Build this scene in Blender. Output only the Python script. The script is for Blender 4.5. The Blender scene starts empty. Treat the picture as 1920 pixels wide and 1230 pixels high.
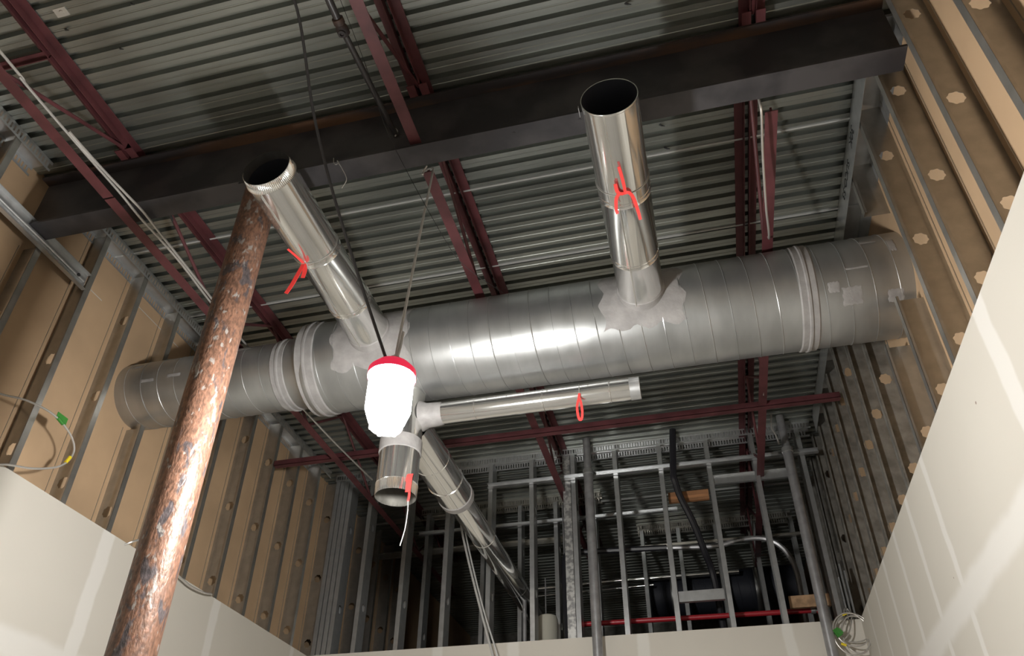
import bpy, bmesh, math, random
from mathutils import Vector, Matrix
random.seed(7)
PI = math.pi
scn = bpy.context.scene
COL = scn.collection

# ------------------------------------------------------------------ camera, world, exposure
CZ = 1.66
YAW, PIT, ROLL, FPX, PPY = -0.246902982, 0.611241839, 0.00906030475, 1459.57, 720.0
fw = Vector((math.sin(YAW)*math.cos(PIT), math.cos(YAW)*math.cos(PIT), math.sin(PIT)))
rt = Vector((math.cos(YAW), -math.sin(YAW), 0)); up = rt.cross(fw)
cR, sR = math.cos(ROLL), math.sin(ROLL)
r2, u2 = cR*rt + sR*up, -sR*rt + cR*up
cam = bpy.data.cameras.new('camera'); cam_o = bpy.data.objects.new('camera', cam); COL.objects.link(cam_o)
cam.sensor_width = 36; cam.lens = FPX*36/1920; cam.shift_y = (PPY-615)/1920; cam.clip_start = 0.02
cam_o.matrix_world = Matrix(((r2.x, u2.x, -fw.x, 0), (r2.y, u2.y, -fw.y, 0), (r2.z, u2.z, -fw.z, CZ), (0, 0, 0, 1)))
scn.camera = cam_o
w = bpy.data.worlds.new('world'); scn.world = w; w.use_nodes = True
w.node_tree.nodes['Background'].inputs[0].default_value = (0.30, 0.36, 0.5, 1)
w.node_tree.nodes['Background'].inputs[1].default_value = 0.03
scn.view_settings.view_transform = 'Standard'; scn.view_settings.look = 'None'
scn.view_settings.exposure = 0.2; scn.view_settings.gamma = 1
LAMP_STRENGTH = 440.0
LAMP = Vector((-1.095, 2.36, 3.385))

# ------------------------------------------------------------------ materials
def new_mat(name):
    m = bpy.data.materials.new(name); m.use_nodes = True
    return m, m.node_tree.nodes, m.node_tree.links, m.node_tree.nodes['Principled BSDF']

def mat(name, col, rough=0.6, metal=0.0, var=0.0, scale=6.0, stretch=(1, 1, 1), bump=0.0, bscale=None, rvar=0.0, spec=0.5, col2=None, lo=0.35, hi=0.65, detail=4.0):
    m, N, L, b = new_mat(name)
    b.inputs['Base Color'].default_value = (*col, 1); b.inputs['Roughness'].default_value = rough
    b.inputs['Metallic'].default_value = metal; b.inputs['Specular IOR Level'].default_value = spec
    if var or col2 or bump or rvar:
        tc = N.new('ShaderNodeNewGeometry'); mp = N.new('ShaderNodeMapping'); mp.inputs['Scale'].default_value = stretch
        L.new(tc.outputs['Position'], mp.inputs['Vector'])
        nz = N.new('ShaderNodeTexNoise'); nz.inputs['Scale'].default_value = scale; nz.inputs['Detail'].default_value = detail
        L.new(mp.outputs['Vector'], nz.inputs['Vector'])
        rp = N.new('ShaderNodeValToRGB'); rp.color_ramp.elements[0].position = lo; rp.color_ramp.elements[1].position = hi
        c2 = col2 or tuple(min(1, c*(1+var)) for c in col); c1 = col if col2 else tuple(c*(1-var) for c in col)
        rp.color_ramp.elements[0].color = (*c1, 1); rp.color_ramp.elements[1].color = (*c2, 1)
        L.new(nz.outputs['Fac'], rp.inputs['Fac']); L.new(rp.outputs['Color'], b.inputs['Base Color'])
        if rvar:
            mr = N.new('ShaderNodeMapRange'); mr.inputs['To Min'].default_value = rough-rvar; mr.inputs['To Max'].default_value = rough+rvar
            L.new(nz.outputs['Fac'], mr.inputs['Value']); L.new(mr.outputs['Result'], b.inputs['Roughness'])
        if bump:
            n2 = N.new('ShaderNodeTexNoise'); n2.inputs['Scale'].default_value = bscale or scale*4; n2.inputs['Detail'].default_value = 3
            L.new(mp.outputs['Vector'], n2.inputs['Vector'])
            bp = N.new('ShaderNodeBump'); bp.inputs['Strength'].default_value = bump; bp.inputs['Distance'].default_value = 0.01
            L.new(n2.outputs['Fac'], bp.inputs['Height']); L.new(bp.outputs['Normal'], b.inputs['Normal'])
    return m

def drywall_mat(name, axis, joints, rows, col=(0.59, 0.56, 0.50), jc=(0.68, 0.66, 0.62)):
    """taped gypsum board: joints = (position along axis, half width, top limit), rows = (height, half width)"""
    m, N, L, b = new_mat(name); b.inputs['Roughness'].default_value = 0.85; b.inputs['Specular IOR Level'].default_value = 0.2
    g = N.new('ShaderNodeNewGeometry'); sp = N.new('ShaderNodeSeparateXYZ'); L.new(g.outputs['Position'], sp.inputs[0])
    nz = N.new('ShaderNodeTexNoise'); nz.inputs['Scale'].default_value = 5.0; nz.inputs['Detail'].default_value = 5; L.new(g.outputs['Position'], nz.inputs['Vector'])
    wob = N.new('ShaderNodeMath'); wob.operation = 'MULTIPLY_ADD'; wob.inputs[1].default_value = 0.05; wob.inputs[2].default_value = -0.025
    L.new(nz.outputs['Fac'], wob.inputs[0])
    acc = None
    def stripe(sock, pos, hw, soft):
        a = N.new('ShaderNodeMath'); a.operation = 'SUBTRACT'; L.new(sock, a.inputs[0]); a.inputs[1].default_value = pos
        c = N.new('ShaderNodeMath'); c.operation = 'ADD'; L.new(a.outputs[0], c.inputs[0]); L.new(wob.outputs[0], c.inputs[1])
        d = N.new('ShaderNodeMath'); d.operation = 'ABSOLUTE'; L.new(c.outputs[0], d.inputs[0])
        r = N.new('ShaderNodeMapRange'); r.interpolation_type = 'SMOOTHSTEP'
        r.inputs['From Min'].default_value = hw+soft; r.inputs['From Max'].default_value = max(0.001, hw-soft)
        L.new(d.outputs[0], r.inputs['Value']); return r.outputs['Result']
    for p, hw in joints:
        s = stripe(sp.outputs['X' if axis == 0 else 'Y'], p, hw, 0.012)
        if acc is None: acc = s
        else:
            mx = N.new('ShaderNodeMath'); mx.operation = 'MAXIMUM'; L.new(acc, mx.inputs[0]); L.new(s, mx.inputs[1]); acc = mx.outputs[0]
    for p, hw in rows:
        s = stripe(sp.outputs['Z'], p, hw, 0.03)
        mx = N.new('ShaderNodeMath'); mx.operation = 'MAXIMUM'
        if acc is None: acc = s
        else: L.new(acc, mx.inputs[0]); L.new(s, mx.inputs[1]); acc = mx.outputs[0]
    n3 = N.new('ShaderNodeTexNoise'); n3.inputs['Scale'].default_value = 1.3; n3.inputs['Detail'].default_value = 3; L.new(g.outputs['Position'], n3.inputs['Vector'])
    base = N.new('ShaderNodeMix'); base.data_type = 'RGBA'
    base.inputs[6].default_value = (*[c*0.93 for c in col], 1); base.inputs[7].default_value = (*[c*1.04 for c in col], 1)
    L.new(n3.outputs['Fac'], base.inputs[0])
    mix = N.new('ShaderNodeMix'); mix.data_type = 'RGBA'; L.new(base.outputs[2], mix.inputs[6]); mix.inputs[7].default_value = (*jc, 1)
    if acc is not None: L.new(acc, mix.inputs[0])
    else: mix.inputs[0].default_value = 0
    # a few dark screw dimples and scuffs
    vo = N.new('ShaderNodeTexVoronoi'); vo.inputs['Scale'].default_value = 3.2; L.new(g.outputs['Position'], vo.inputs['Vector'])
    lt = N.new('ShaderNodeMath'); lt.operation = 'LESS_THAN'; lt.inputs[1].default_value = 0.022; L.new(vo.outputs['Distance'], lt.inputs[0])
    m2 = N.new('ShaderNodeMix'); m2.data_type = 'RGBA'; L.new(lt.outputs[0], m2.inputs[0]); L.new(mix.outputs[2], m2.inputs[6]); m2.inputs[7].default_value = (0.25, 0.2, 0.16, 1)
    L.new(m2.outputs[2], b.inputs['Base Color'])
    return m

M = {}
M['dry_left'] = drywall_mat('taped_drywall_left', 1, [(3.755, 0.055), (4.995, 0.045), (2.1, 0.05), (6.2, 0.03)], [(2.86, 0.07)])
M['dry_right'] = drywall_mat('taped_drywall_right', 1, [(2.65, 0.06), (3.88, 0.032), (4.36, 0.03), (4.82, 0.03), (5.27, 0.028), (5.7, 0.02), (6.1, 0.02)], [(2.92, 0.07)])
M['dry_back'] = drywall_mat('taped_drywall_back', 0, [(-2.28, 0.045), (-1.60, 0.05), (-0.51, 0.05), (0.63, 0.045)], [], col=(0.68, 0.645, 0.58), jc=(0.76, 0.74, 0.69))  # same board as the side walls; lighter colour stands in for brighter light there
M['dry_plain'] = drywall_mat('plain_drywall', 0, [], [])
M['kraft'] = mat('brown_paper_board', (0.47, 0.325, 0.20), 0.75, 0, var=0.10, scale=2.0, spec=0.3)
M['galv'] = mat('galvanized_stud_steel', (0.45, 0.435, 0.40), 0.33, 0.82, var=0.08, scale=14, rvar=0.03)
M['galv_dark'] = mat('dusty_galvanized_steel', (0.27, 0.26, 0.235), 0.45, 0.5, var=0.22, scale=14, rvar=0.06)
M['galv_bright'] = mat('bright_galvanized_steel', (0.56, 0.57, 0.575), 0.32, 0.75, var=0.06, scale=18, rvar=0.04)
M['mottled'] = mat('mottled_galvanized_steel', (0.30, 0.30, 0.30), 0.4, 0.6, col2=(0.62, 0.62, 0.60), scale=28, lo=0.42, hi=0.58)
M['deck'] = mat('galvanized_roof_deck', (0.345, 0.365, 0.34), 0.42, 0.85, var=0.12, scale=5, stretch=(0.25, 1, 1), rvar=0.06)
M['deck_lap'] = mat('raised_deck_lap', (0.52, 0.53, 0.52), 0.5, 0.1)
M['red'] = mat('red_oxide_primer', (0.105, 0.031, 0.035), 0.55, 0, var=0.25, scale=7)
M['beam'] = mat('dark_mill_steel', (0.033, 0.032, 0.037), 0.5, 0.1, col2=(0.07, 0.067, 0.072), lo=0.42, hi=0.62, scale=3.5)
M['rust_edge'] = mat('rusty_flange_edge', (0.035, 0.03, 0.032), 0.6, 0.1, col2=(0.12, 0.062, 0.035), scale=3, stretch=(0.5, 2, 2), lo=0.50, hi=0.68)
def rust_mat():
    m, N, L, b = new_mat('rust_flaked_steel_pipe'); b.inputs['Roughness'].default_value = 0.45; b.inputs['Metallic'].default_value = 0.1
    g = N.new('ShaderNodeNewGeometry'); mp = N.new('ShaderNodeMapping'); mp.inputs['Scale'].default_value = (1, 1, 0.45); L.new(g.outputs['Position'], mp.inputs['Vector'])
    def noise(sc, det, dist=0.0):
        n = N.new('ShaderNodeTexNoise'); n.inputs['Scale'].default_value = sc; n.inputs['Detail'].default_value = det; n.inputs['Distortion'].default_value = dist; L.new(mp.outputs['Vector'], n.inputs['Vector']); return n
    def ramp(src, p0, p1, c0, c1):
        r = N.new('ShaderNodeValToRGB'); r.color_ramp.elements[0].position = p0; r.color_ramp.elements[1].position = p1
        r.color_ramp.elements[0].color = (*c0, 1); r.color_ramp.elements[1].color = (*c1, 1); L.new(src, r.inputs['Fac']); return r.outputs['Color']
    big = noise(19, 10, 0.5); fine = noise(90, 4); pale = noise(40, 8, 0.3)
    base = ramp(big.outputs['Fac'], 0.38, 0.44, (0.085, 0.072, 0.075), (0.18, 0.098, 0.066))
    spec = ramp(fine.outputs['Fac'], 0.35, 0.65, (0.55, 0.55, 0.55), (1.25, 1.2, 1.15))
    m1 = N.new('ShaderNodeMix'); m1.data_type = 'RGBA'; m1.blend_type = 'MULTIPLY'; m1.inputs[0].default_value = 1; L.new(base, m1.inputs[6]); L.new(spec, m1.inputs[7])
    fl = ramp(pale.outputs['Fac'], 0.60, 0.66, (0, 0, 0), (1, 1, 1))
    m2 = N.new('ShaderNodeMix'); m2.data_type = 'RGBA'; L.new(fl, m2.inputs[0]); L.new(m1.outputs[2], m2.inputs[6]); m2.inputs[7].default_value = (0.26, 0.24, 0.22, 1)
    L.new(m2.outputs[2], b.inputs['Base Color'])
    bp = N.new('ShaderNodeBump'); bp.inputs['Strength'].default_value = 0.55; bp.inputs['Distance'].default_value = 0.006; L.new(fine.outputs['Fac'], bp.inputs['Height']); 
    b2 = N.new('ShaderNodeBump'); b2.inputs['Strength'].default_value = 0.5; b2.inputs['Distance'].default_value = 0.01; L.new(big.outputs['Fac'], b2.inputs['Height']); L.new(bp.outputs['Normal'], b2.inputs['Normal'])
    L.new(b2.outputs['Normal'], b.inputs['Normal']); return m
M['column'] = rust_mat()
M['duct'] = mat('matte_galvanized_duct', (0.42, 0.43, 0.43), 0.38, 0.82, var=0.09, scale=3.5, stretch=(2.5, 1, 1), rvar=0.07)
M['shiny'] = mat('bright_sheet_metal_duct', (0.82, 0.82, 0.80), 0.12, 0.93, var=0.04, scale=4, rvar=0.03)
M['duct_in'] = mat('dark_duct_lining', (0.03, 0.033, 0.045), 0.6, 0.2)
M['sealant'] = mat('grey_duct_sealant', (0.30, 0.29, 0.285), 0.55, 0, var=0.12, scale=14, bump=0.3, bscale=35)
M['black'] = mat('black_rubber', (0.035, 0.035, 0.037), 0.45)
M['insul'] = mat('black_pipe_insulation', (0.02, 0.02, 0.025), 0.4)
M['cable'] = mat('armoured_grey_cable', (0.62, 0.60, 0.57), 0.35, 0.6)
M['rope'] = mat('grey_hang_wire', (0.62, 0.62, 0.61), 0.5, 0.4)
M['tape'] = mat('red_flagging_tape', (0.85, 0.06, 0.055), 0.45)
M['tie'] = mat('clear_tie_wire', (0.6, 0.6, 0.58), 0.3, 0.7)
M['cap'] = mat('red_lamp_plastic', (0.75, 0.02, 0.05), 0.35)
M['cap'].node_tree.nodes['Principled BSDF'].inputs['Emission Color'].default_value = (0.9, 0.03, 0.09, 1); M['cap'].node_tree.nodes['Principled BSDF'].inputs['Emission Strength'].default_value = 0.55  # emission stands in for lamp light showing through the translucent red plastic
M['bumper'] = mat('white_lamp_plastic', (0.8, 0.8, 0.8), 0.4)
M['green'] = mat('green_tape', (0.04, 0.22, 0.03), 0.5)
M['yellow'] = mat('yellow_tape', (0.8, 0.62, 0.02), 0.5)
M['redpipe'] = mat('red_painted_pipe', (0.40, 0.025, 0.035), 0.35)
M['wood'] = mat('bare_lumber', (0.42, 0.20, 0.09), 0.7, 0, var=0.3, scale=6, stretch=(0.3, 4, 6))
M['ply'] = mat('osb_board', (0.40, 0.25, 0.14), 0.75, 0, var=0.25, scale=20)
M['tank'] = mat('cream_tank_enamel', (0.55, 0.53, 0.45), 0.35)
M['bare_tab'] = mat('pale_tab_metal', (0.5, 0.47, 0.42), 0.5, 0.2)
M['ink'] = mat('black_stencil_ink', (0.02, 0.02, 0.02), 0.7)
M['concrete'] = mat('concrete_floor', (0.58, 0.56, 0.53), 0.8, 0, var=0.12, scale=3)
M['dark_pipe'] = mat('dark_oily_pipe', (0.07, 0.068, 0.07), 0.35, 0.4)
M['steel_pipe'] = mat('grey_steel_pipe', (0.36, 0.36, 0.37), 0.36, 0.5, var=0.15, scale=12)
m_, N_, L_, b_ = new_mat('lit_lamp_diffuser')
b_.inputs['Base Color'].default_value = (1, 1, 1, 1); b_.inputs['Emission Color'].default_value = (1.0, 0.98, 0.945, 1); b_.inputs['Emission Strength'].default_value = LAMP_STRENGTH
M['emit'] = m_
m_, N_, L_, b_ = new_mat('lit_lamp_foot'); b_.inputs['Base Color'].default_value = (1, 1, 1, 1); b_.inputs['Emission Color'].default_value = (1, 0.98, 0.945, 1); b_.inputs['Emission Strength'].default_value = 4.0
M['bumper'] = m_

# ------------------------------------------------------------------ mesh helpers
def ortho(d):
    d = Vector(d).normalized(); a = Vector((0, 0, 1)) if abs(d.z) < 0.9 else Vector((1, 0, 0))
    x = a.cross(d).normalized(); return x, d.cross(x).normalized(), d

class MB:
    def __init__(s): s.v = []; s.f = []; s.m = []; s.mi = 0; s.sm = []
    def face(s, ids, smooth=False): s.f.append(tuple(ids)); s.m.append(s.mi); s.sm.append(smooth)
    def add(s, pts): n = len(s.v); s.v += [tuple(p) for p in pts]; return n
    def box(s, x0, x1, y0, y1, z0, z1):
        n = s.add([(x0, y0, z0), (x1, y0, z0), (x1, y1, z0), (x0, y1, z0), (x0, y0, z1), (x1, y0, z1), (x1, y1, z1), (x0, y1, z1)])
        for q in ((0, 3, 2, 1), (4, 5, 6, 7), (0, 1, 5, 4), (1, 2, 6, 5), (2, 3, 7, 6), (3, 0, 4, 7)): s.face([n+i for i in q])
    def bar(s, p0, p1, wd, ht, upv=(0, 0, 1)):
        p0, p1 = Vector(p0), Vector(p1); d = (p1-p0).normalized(); u = Vector(upv); x = d.cross(u)
        if x.length < 1e-4: x = d.cross(Vector((1, 0, 0)))
        x.normalize(); u = x.cross(d).normalized(); pts = []
        for p in (p0, p1):
            for a, b in ((-1, -1), (1, -1), (1, 1), (-1, 1)): pts.append(p+x*wd/2*a+u*ht/2*b)
        n = s.add(pts)
        for q in ((3, 2, 1, 0), (4, 5, 6, 7), (0, 1, 5, 4), (1, 2, 6, 5), (2, 3, 7, 6), (3, 0, 4, 7)): s.face([n+i for i in q])
    def tube(s, pts, r, seg=10, cap=True, closed=False):
        pts = [Vector(p) for p in pts]; n0 = len(s.v); K = len(pts); x = None
        for i, p in enumerate(pts):
            if closed: d = pts[(i+1) % K]-pts[i-1]
            else: d = pts[min(i+1, K-1)]-pts[max(i-1, 0)]
            d.normalize()
            if x is None: x, y, _ = ortho(d)
            else:
                x = (x-d*x.dot(d)).normalized(); y = d.cross(x)
            rr = r[i] if isinstance(r, (list, tuple)) else r
            s.add([p+(x*math.cos(2*PI*k/seg)+y*math.sin(2*PI*k/seg))*rr for k in range(seg)])
        for i in range(K if closed else K-1):
            a = n0+i*seg; b = n0+((i+1) % K)*seg
            for k in range(seg): s.face((a+k, a+(k+1) % seg, b+(k+1) % seg, b+k), True)
        if cap and not closed:
            s.face([n0+k for k in reversed(range(seg))]); s.face([n0+(K-1)*seg+k for k in range(seg)])
    def lathe(s, o, d, prof, seg=40, capend=False):
        """prof: (distance along d, radius) rows revolved about the line o + t*d"""
        x, y, d = ortho(d); o = Vector(o); n0 = len(s.v)
        for t, r in prof: s.add([o+d*t+(x*math.cos(2*PI*k/seg)+y*math.sin(2*PI*k/seg))*r for k in range(seg)])
        for i in range(len(prof)-1):
            a, b = n0+i*seg, n0+(i+1)*seg
            for k in range(seg): s.face((a+k, a+(k+1) % seg, b+(k+1) % seg, b+k), True)
        if capend:
            s.face([n0+k for k in reversed(range(seg))]); s.face([n0+(len(prof)-1)*seg+k for k in range(seg)])
    def build(s, name, mats, parent=None, origin=None):
        if not isinstance(mats, (list, tuple)): mats = [mats]
        o3 = Vector(origin) if origin is not None else (Vector(ORG[parent.name]) if parent else Vector((0, 0, 0)))
        me = bpy.data.meshes.new(name); me.from_pydata([tuple(Vector(v)-o3) for v in s.v], [], s.f)
        for mm in mats: me.materials.append(mm)
        me.polygons.foreach_set('material_index', s.m); me.polygons.foreach_set('use_smooth', s.sm); me.update()
        if any(s.sm): me.set_sharp_from_angle(angle=math.radians(38))
        o = bpy.data.objects.new(name, me); COL.objects.link(o)
        if parent: o.parent = parent; o.location = o3-Vector(ORG[parent.name])
        else: o.location = o3
        ORG[o.name] = tuple(o3)
        return o
ORG = {}

def tag(o, label=None, cat=None, group=None, kind=None):
    if label: o['label'] = label
    if cat: o['category'] = cat
    if group: o['group'] = group
    if kind: o['kind'] = kind
    return o
def thing(name, label, cat, loc, group=None):
    o = bpy.data.objects.new(name, None); COL.objects.link(o); o.location = loc; o.empty_display_size = 0.1
    ORG[o.name] = tuple(loc); return tag(o, label, cat, group)
def struct(o): o['kind'] = 'structure'; return o
def copy_tree(root, loc):
    r = root.copy(); COL.objects.link(r); r.location = loc; ORG[r.name] = tuple(loc)
    for ch in list(root.children):
        c = ch.copy(); COL.objects.link(c); c.parent = r
        for g in list(ch.children):
            d = g.copy(); COL.objects.link(d); d.parent = c
    return r
def smooth(pts, n=8):
    """Catmull-Rom through the points"""
    P = [Vector(p) for p in pts]; P = [2*P[0]-P[1]]+P+[2*P[-1]-P[-2]]; out = []
    for i in range(1, len(P)-2):
        a, b, c, d = P[i-1:i+3]
        for k in range(n):
            t = k/n; out.append(0.5*((2*b)+(c-a)*t+(2*a-5*b+4*c-d)*t*t+(3*b-a-3*c+d)*t**3))
    out.append(P[-2]); return out
def ordinal(n): return ('first second third fourth fifth sixth seventh eighth ninth tenth eleventh twelfth thirteenth fourteenth fifteenth sixteenth seventeenth eighteenth nineteenth twentieth'.split())[n-1]

# ------------------------------------------------------------------ setting
XL, XR, YB, ZD, HT = -3.52, 1.19, 6.48, 5.50, 3.66
D = 0.152
YEND = 12.0
b = MB(); b.box(-5.0, 2.6, -2.2, YEND, -0.1, 0); struct(b.build('floor', M['concrete']))
# corrugated deck
b = MB(); pitch = 0.0952; y = -2.2; prof = []
while y < YEND:
    prof += [(y, ZD), (y+0.024, ZD), (y+0.027, ZD+0.003), (y+0.032, ZD+0.003), (y+0.035, ZD), (y+0.059, ZD), (y+0.064, ZD+0.038), (y+0.0902, ZD+0.038)]; y += pitch
n = b.add([(-5.0, p[0], p[1]) for p in prof]+[(2.6, p[0], p[1]) for p in prof]); K = len(prof)
for i in range(K-1): b.face((n+i, n+K+i, n+K+i+1, n+i+1))
b.box(-5.0, 2.6, -2.2, YEND, ZD+0.05, ZD+0.08)
b.mi = 1
for yy in (3.158, 0.90, 3.86, 7.7): b.box(-5.0, 2.6, yy, yy+0.012, ZD-0.010, ZD+0.002)
struct(b.build('ceiling', [M['deck'], M['deck_lap']]))
b = MB(); b.box(XL-0.006, XL+0.008, -2.2, YB+0.016, 0, HT); struct(b.build('wall_left', M['dry_left']))
b = MB(); b.box(XR-0.008, XR+0.006, -2.2, YB+0.016, 0, HT); struct(b.build('wall_right', M['dry_right']))
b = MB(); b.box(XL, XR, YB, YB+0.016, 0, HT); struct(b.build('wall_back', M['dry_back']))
b = MB(); b.box(XL-D-0.02, XR+D+0.02, -2.216, -2.2, 0, ZD); struct(b.build('wall_front', M['dry_plain']))
# outer boards: brown paper face towards the room
b = MB(); xo = XL-D
b.box(xo-0.016, xo, -2.2, YEND, 0, ZD+0.03)
struct(b.build('wall_outer_left', M['kraft']))
b = MB(); b.box(xo-0.003, xo+0.0015, 2.57, 3.2, 5.117, 5.123); b.box(xo-0.003, xo+0.0015, 3.40, 4.0, 5.322, 5.328); o = b.build('trim_1', M['dry_plain']); struct(o)
b = MB(); xo = XR+D; b.box(xo, xo+0.016, -2.2, YEND, 0, ZD+0.03); struct(b.build('wall_outer_right', M['kraft']))
b = MB(); b.box(-5.0, 2.6, YEND, YEND+0.02, 0, ZD+0.05); struct(b.build('wall_far', M['galv_dark']))  # dark colour stands in for the unlit end of the back space

# ------------------------------------------------------------------ studs
def stud_mesh(name, z0, z1, side, m, holes=(0.695, 1.32, 1.945, 2.57, 3.195, 3.82, 4.445, 5.07)):
    """C stud; room face flange at local x = 0, depth D away from the room (side=-1: towards -x); web at local y = 0.041"""
    b = MB(); t = 0.0015; yw, fl, lip = 0.041, 0.041, 0.013
    def X(u): return side*u
    def bx(u0, u1, y0, y1, za, zb): a, c = sorted((X(u0), X(u1))); b.box(a, c, y0, y1, za, zb)
    bx(0, t, 0, fl, z0, z1); bx(D-t, D, 0, fl, z0, z1)
    bx(0, lip, 0, t, z0, z1); bx(D-lip, D, 0, t, z0, z1)
    zs = [z for z in holes if z0+0.1 < z < z1-0.1]; cur = z0; cell = 0.08; hu, um = D/2-t, D/2
    def sheet(za, zb): bx(t, D-t, yw-t, yw, za, zb)
    for zc in zs:
        sheet(cur, zc-cell); cur = zc+cell; ns = 32
        for yy, flip in ((yw-t, False), (yw, True)):
            A, B = [], []
            for k in range(ns):
                a = 2*PI*k/ns; c, s_ = math.cos(a), math.sin(a); mx = max(abs(c), abs(s_))
                A.append((X(um+c/mx*hu), yy, zc+s_/mx*cell))
                rr = 0.036*(1.0 if (k//2) % 2 else 0.90); B.append((X(um+c*rr), yy, zc+s_*rr*1.12))
            n = b.add(A+B)
            for k in range(ns):
                q = (n+k, n+(k+1) % ns, n+ns+(k+1) % ns, n+ns+k); b.face(q[::-1] if flip else q)
            if flip: nb = n
            else: na = n
        for k in range(ns): b.face((na+ns+k, na+ns+(k+1) % ns, nb+ns+(k+1) % ns, nb+ns+k))
    sheet(cur, z1)
    me_o = b.build(name, m); return me_o
def place(o, x, y, label, group, rz=0, first=False):
    if not first: o = o.copy(); COL.objects.link(o)
    o.location = (x+(0 if rz else (-0.008 if x < 0 else 0.008)), y, 0); o.rotation_euler = (0, 0, rz); tag(o, label, 'stud', group); return o

ZT = 5.475
GL = 'galvanized studs of the wall behind the rusty column'
proto = None
left_y = [3.331-0.407*k for k in range(8, 0, -1)]+[3.331+0.407*k for k in range(0, 14)]
vis = 0
for yv in left_y:
    if yv < 0.3: continue
    if abs(yv-2.517) < 0.02:
        place(stud_mesh('wall_stud', 0, 4.975, -1, M['galv']), XL, yv, 'galvanized stud cut short under the wall end of the dark beam, column side', GL, first=True); continue
    if abs(yv-3.738) < 0.02:
        place(stud_mesh('wall_stud', 0, 4.44, -1, M['galv']), XL, yv, 'galvanized stud ending below the narrow end of the big duct', GL, first=True)
        place(stud_mesh('wall_stud', 4.985, ZT, -1, M['galv']), XL, yv, 'short galvanized stud piece above the narrow end of the big duct', GL, first=True); continue
    if yv < 2.5:
        k = round((2.517-yv)/0.407); lab = 'galvanized wall stud on the column side, %s one this side of the dark beam' % ordinal(k)
    elif yv < 3.6:
        k = round((yv-2.517)/0.407); lab = 'galvanized wall stud %s beyond the dark beam, short of the big duct' % ('just' if k == 1 else 'two bays')
    else:
        k = round((yv-3.738)/0.407); lab = 'galvanized wall stud past the narrow end of the big duct, %s beyond it' % ordinal(k)
    if proto is None: proto = stud_mesh('wall_stud', 0, ZT, -1, M['galv']); place(proto, XL, yv, lab, GL, first=True)
    else: place(proto, XL, yv, lab, GL)
GR = 'galvanized studs of the wall opposite the column'
proto = None
right_y = [2.257-0.406*k for k in range(4, 0, -1)]+[2.257+0.406*k for k in range(0, 17)]
for i, yv in enumerate(right_y):
    dark = yv > 4.1
    if abs(yv-3.475) < 0.02:
        place(stud_mesh('wall_stud', 0, 4.40, 1, M['galv']), XR, yv, 'galvanized stud cut off in front of the wide end of the big duct', GR, first=True)
        place(stud_mesh('wall_stud', 5.04, ZT, 1, M['galv']), XR, yv, 'short galvanized stud piece above the wide end of the big duct', GR, first=True); continue
    if abs(yv-3.881) < 0.02:
        place(stud_mesh('wall_stud', 0, 4.39, 1, M['galv']), XR, yv, 'galvanized stud ending directly under the wide end of the big duct', GR, first=True); continue
    if yv < 2.3: k = round((2.257-yv)/0.406)+1; lab = 'galvanized wall stud with punched holes, %s one before the bare beam end' % ordinal(k)
    elif yv < 3.3: k = round((yv-2.257)/0.406); lab = 'galvanized wall stud between the bare beam end and the duct, %s past the beam' % ordinal(k)
    else: k = round((yv-3.881)/0.406); lab = 'dusty galvanized wall stud beyond the wide duct end, %s one past the duct' % ordinal(k)
    if i == 0: proto = stud_mesh('wall_stud', 0, ZT, 1, M['galv']); place(proto, XR, yv, lab, GR, first=True)
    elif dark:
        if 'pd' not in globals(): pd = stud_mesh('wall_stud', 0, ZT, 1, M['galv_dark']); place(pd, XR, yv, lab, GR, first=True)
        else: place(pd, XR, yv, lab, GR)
    else: place(proto, XR, yv, lab, GR)

# ------------------------------------------------------------------ tracks
def slotted_track(p0, along, length, depthv, label, m, leg=0.078, slots=True, group=None, pitch=0.0254):
    """U track up against the deck: p0 = start of the front leg, along / depthv = unit vectors"""
    b = MB(); p0 = Vector(p0); a = Vector(along); dv = Vector(depthv); t = 0.0015
    def bx(s0, s1, d0, d1, z0, z1):
        c = [p0+a*s0+dv*d0, p0+a*s1+dv*d1]; b.box(min(c[0].x, c[1].x), max(c[0].x, c[1].x), min(c[0].y, c[1].y), max(c[0].y, c[1].y), z0, z1)
    zt = ZD-0.001; bx(0, length, 0, D, zt-t, zt)
    for d0 in (-t, D-2*t):
        d1 = d0+t
        if slots:
            bx(0, length, d0, d1, zt-0.022, zt); bx(0, length, d0, d1, zt-leg, zt-0.062)
            k = 0
            while k*pitch < length-pitch: bx(k*pitch, k*pitch+pitch*0.55, d0, d1, zt-0.062, zt-0.022); k += 1
        else: bx(0, length, d0, d1, zt-leg, zt)
    return tag(b.build('slotted_track' if slots else 'ceiling_track', m, origin=p0), label, 'track', group)
slotted_track((XL, 0.3, ZD), (0, 1, 0), 2.07, (-1, 0, 0), 'slotted metal track under the roof deck before the beam, column side', M['galv_bright'])
slotted_track((XL, 2.57, ZD), (0, 1, 0), 3.85, (-1, 0, 0), 'slotted metal track under the roof deck beyond the beam, column side', M['galv_bright'])
slotted_track((XL+0.02, YB+0.02, ZD), (1, 0, 0), XR-XL-0.04, (0, 1, 0), 'slotted metal track along the top of the open back partition', M['galv_bright'])
tr = thing('ceiling_track', 'plain printed metal track along the deck opposite the column', 'track', (XR, 2.57, ZD))
b = MB(); t = 0.0015
for x0 in (XR-t, XR+D-2*t): b.box(x0, x0+t, 2.57, 6.4, ZD-0.19, ZD-0.001)
b.box(XR-t, XR+D+t, 2.57, 6.4, ZD-0.003, ZD-0.001)
b.build('channel', M['galv_bright'], tr)
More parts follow.
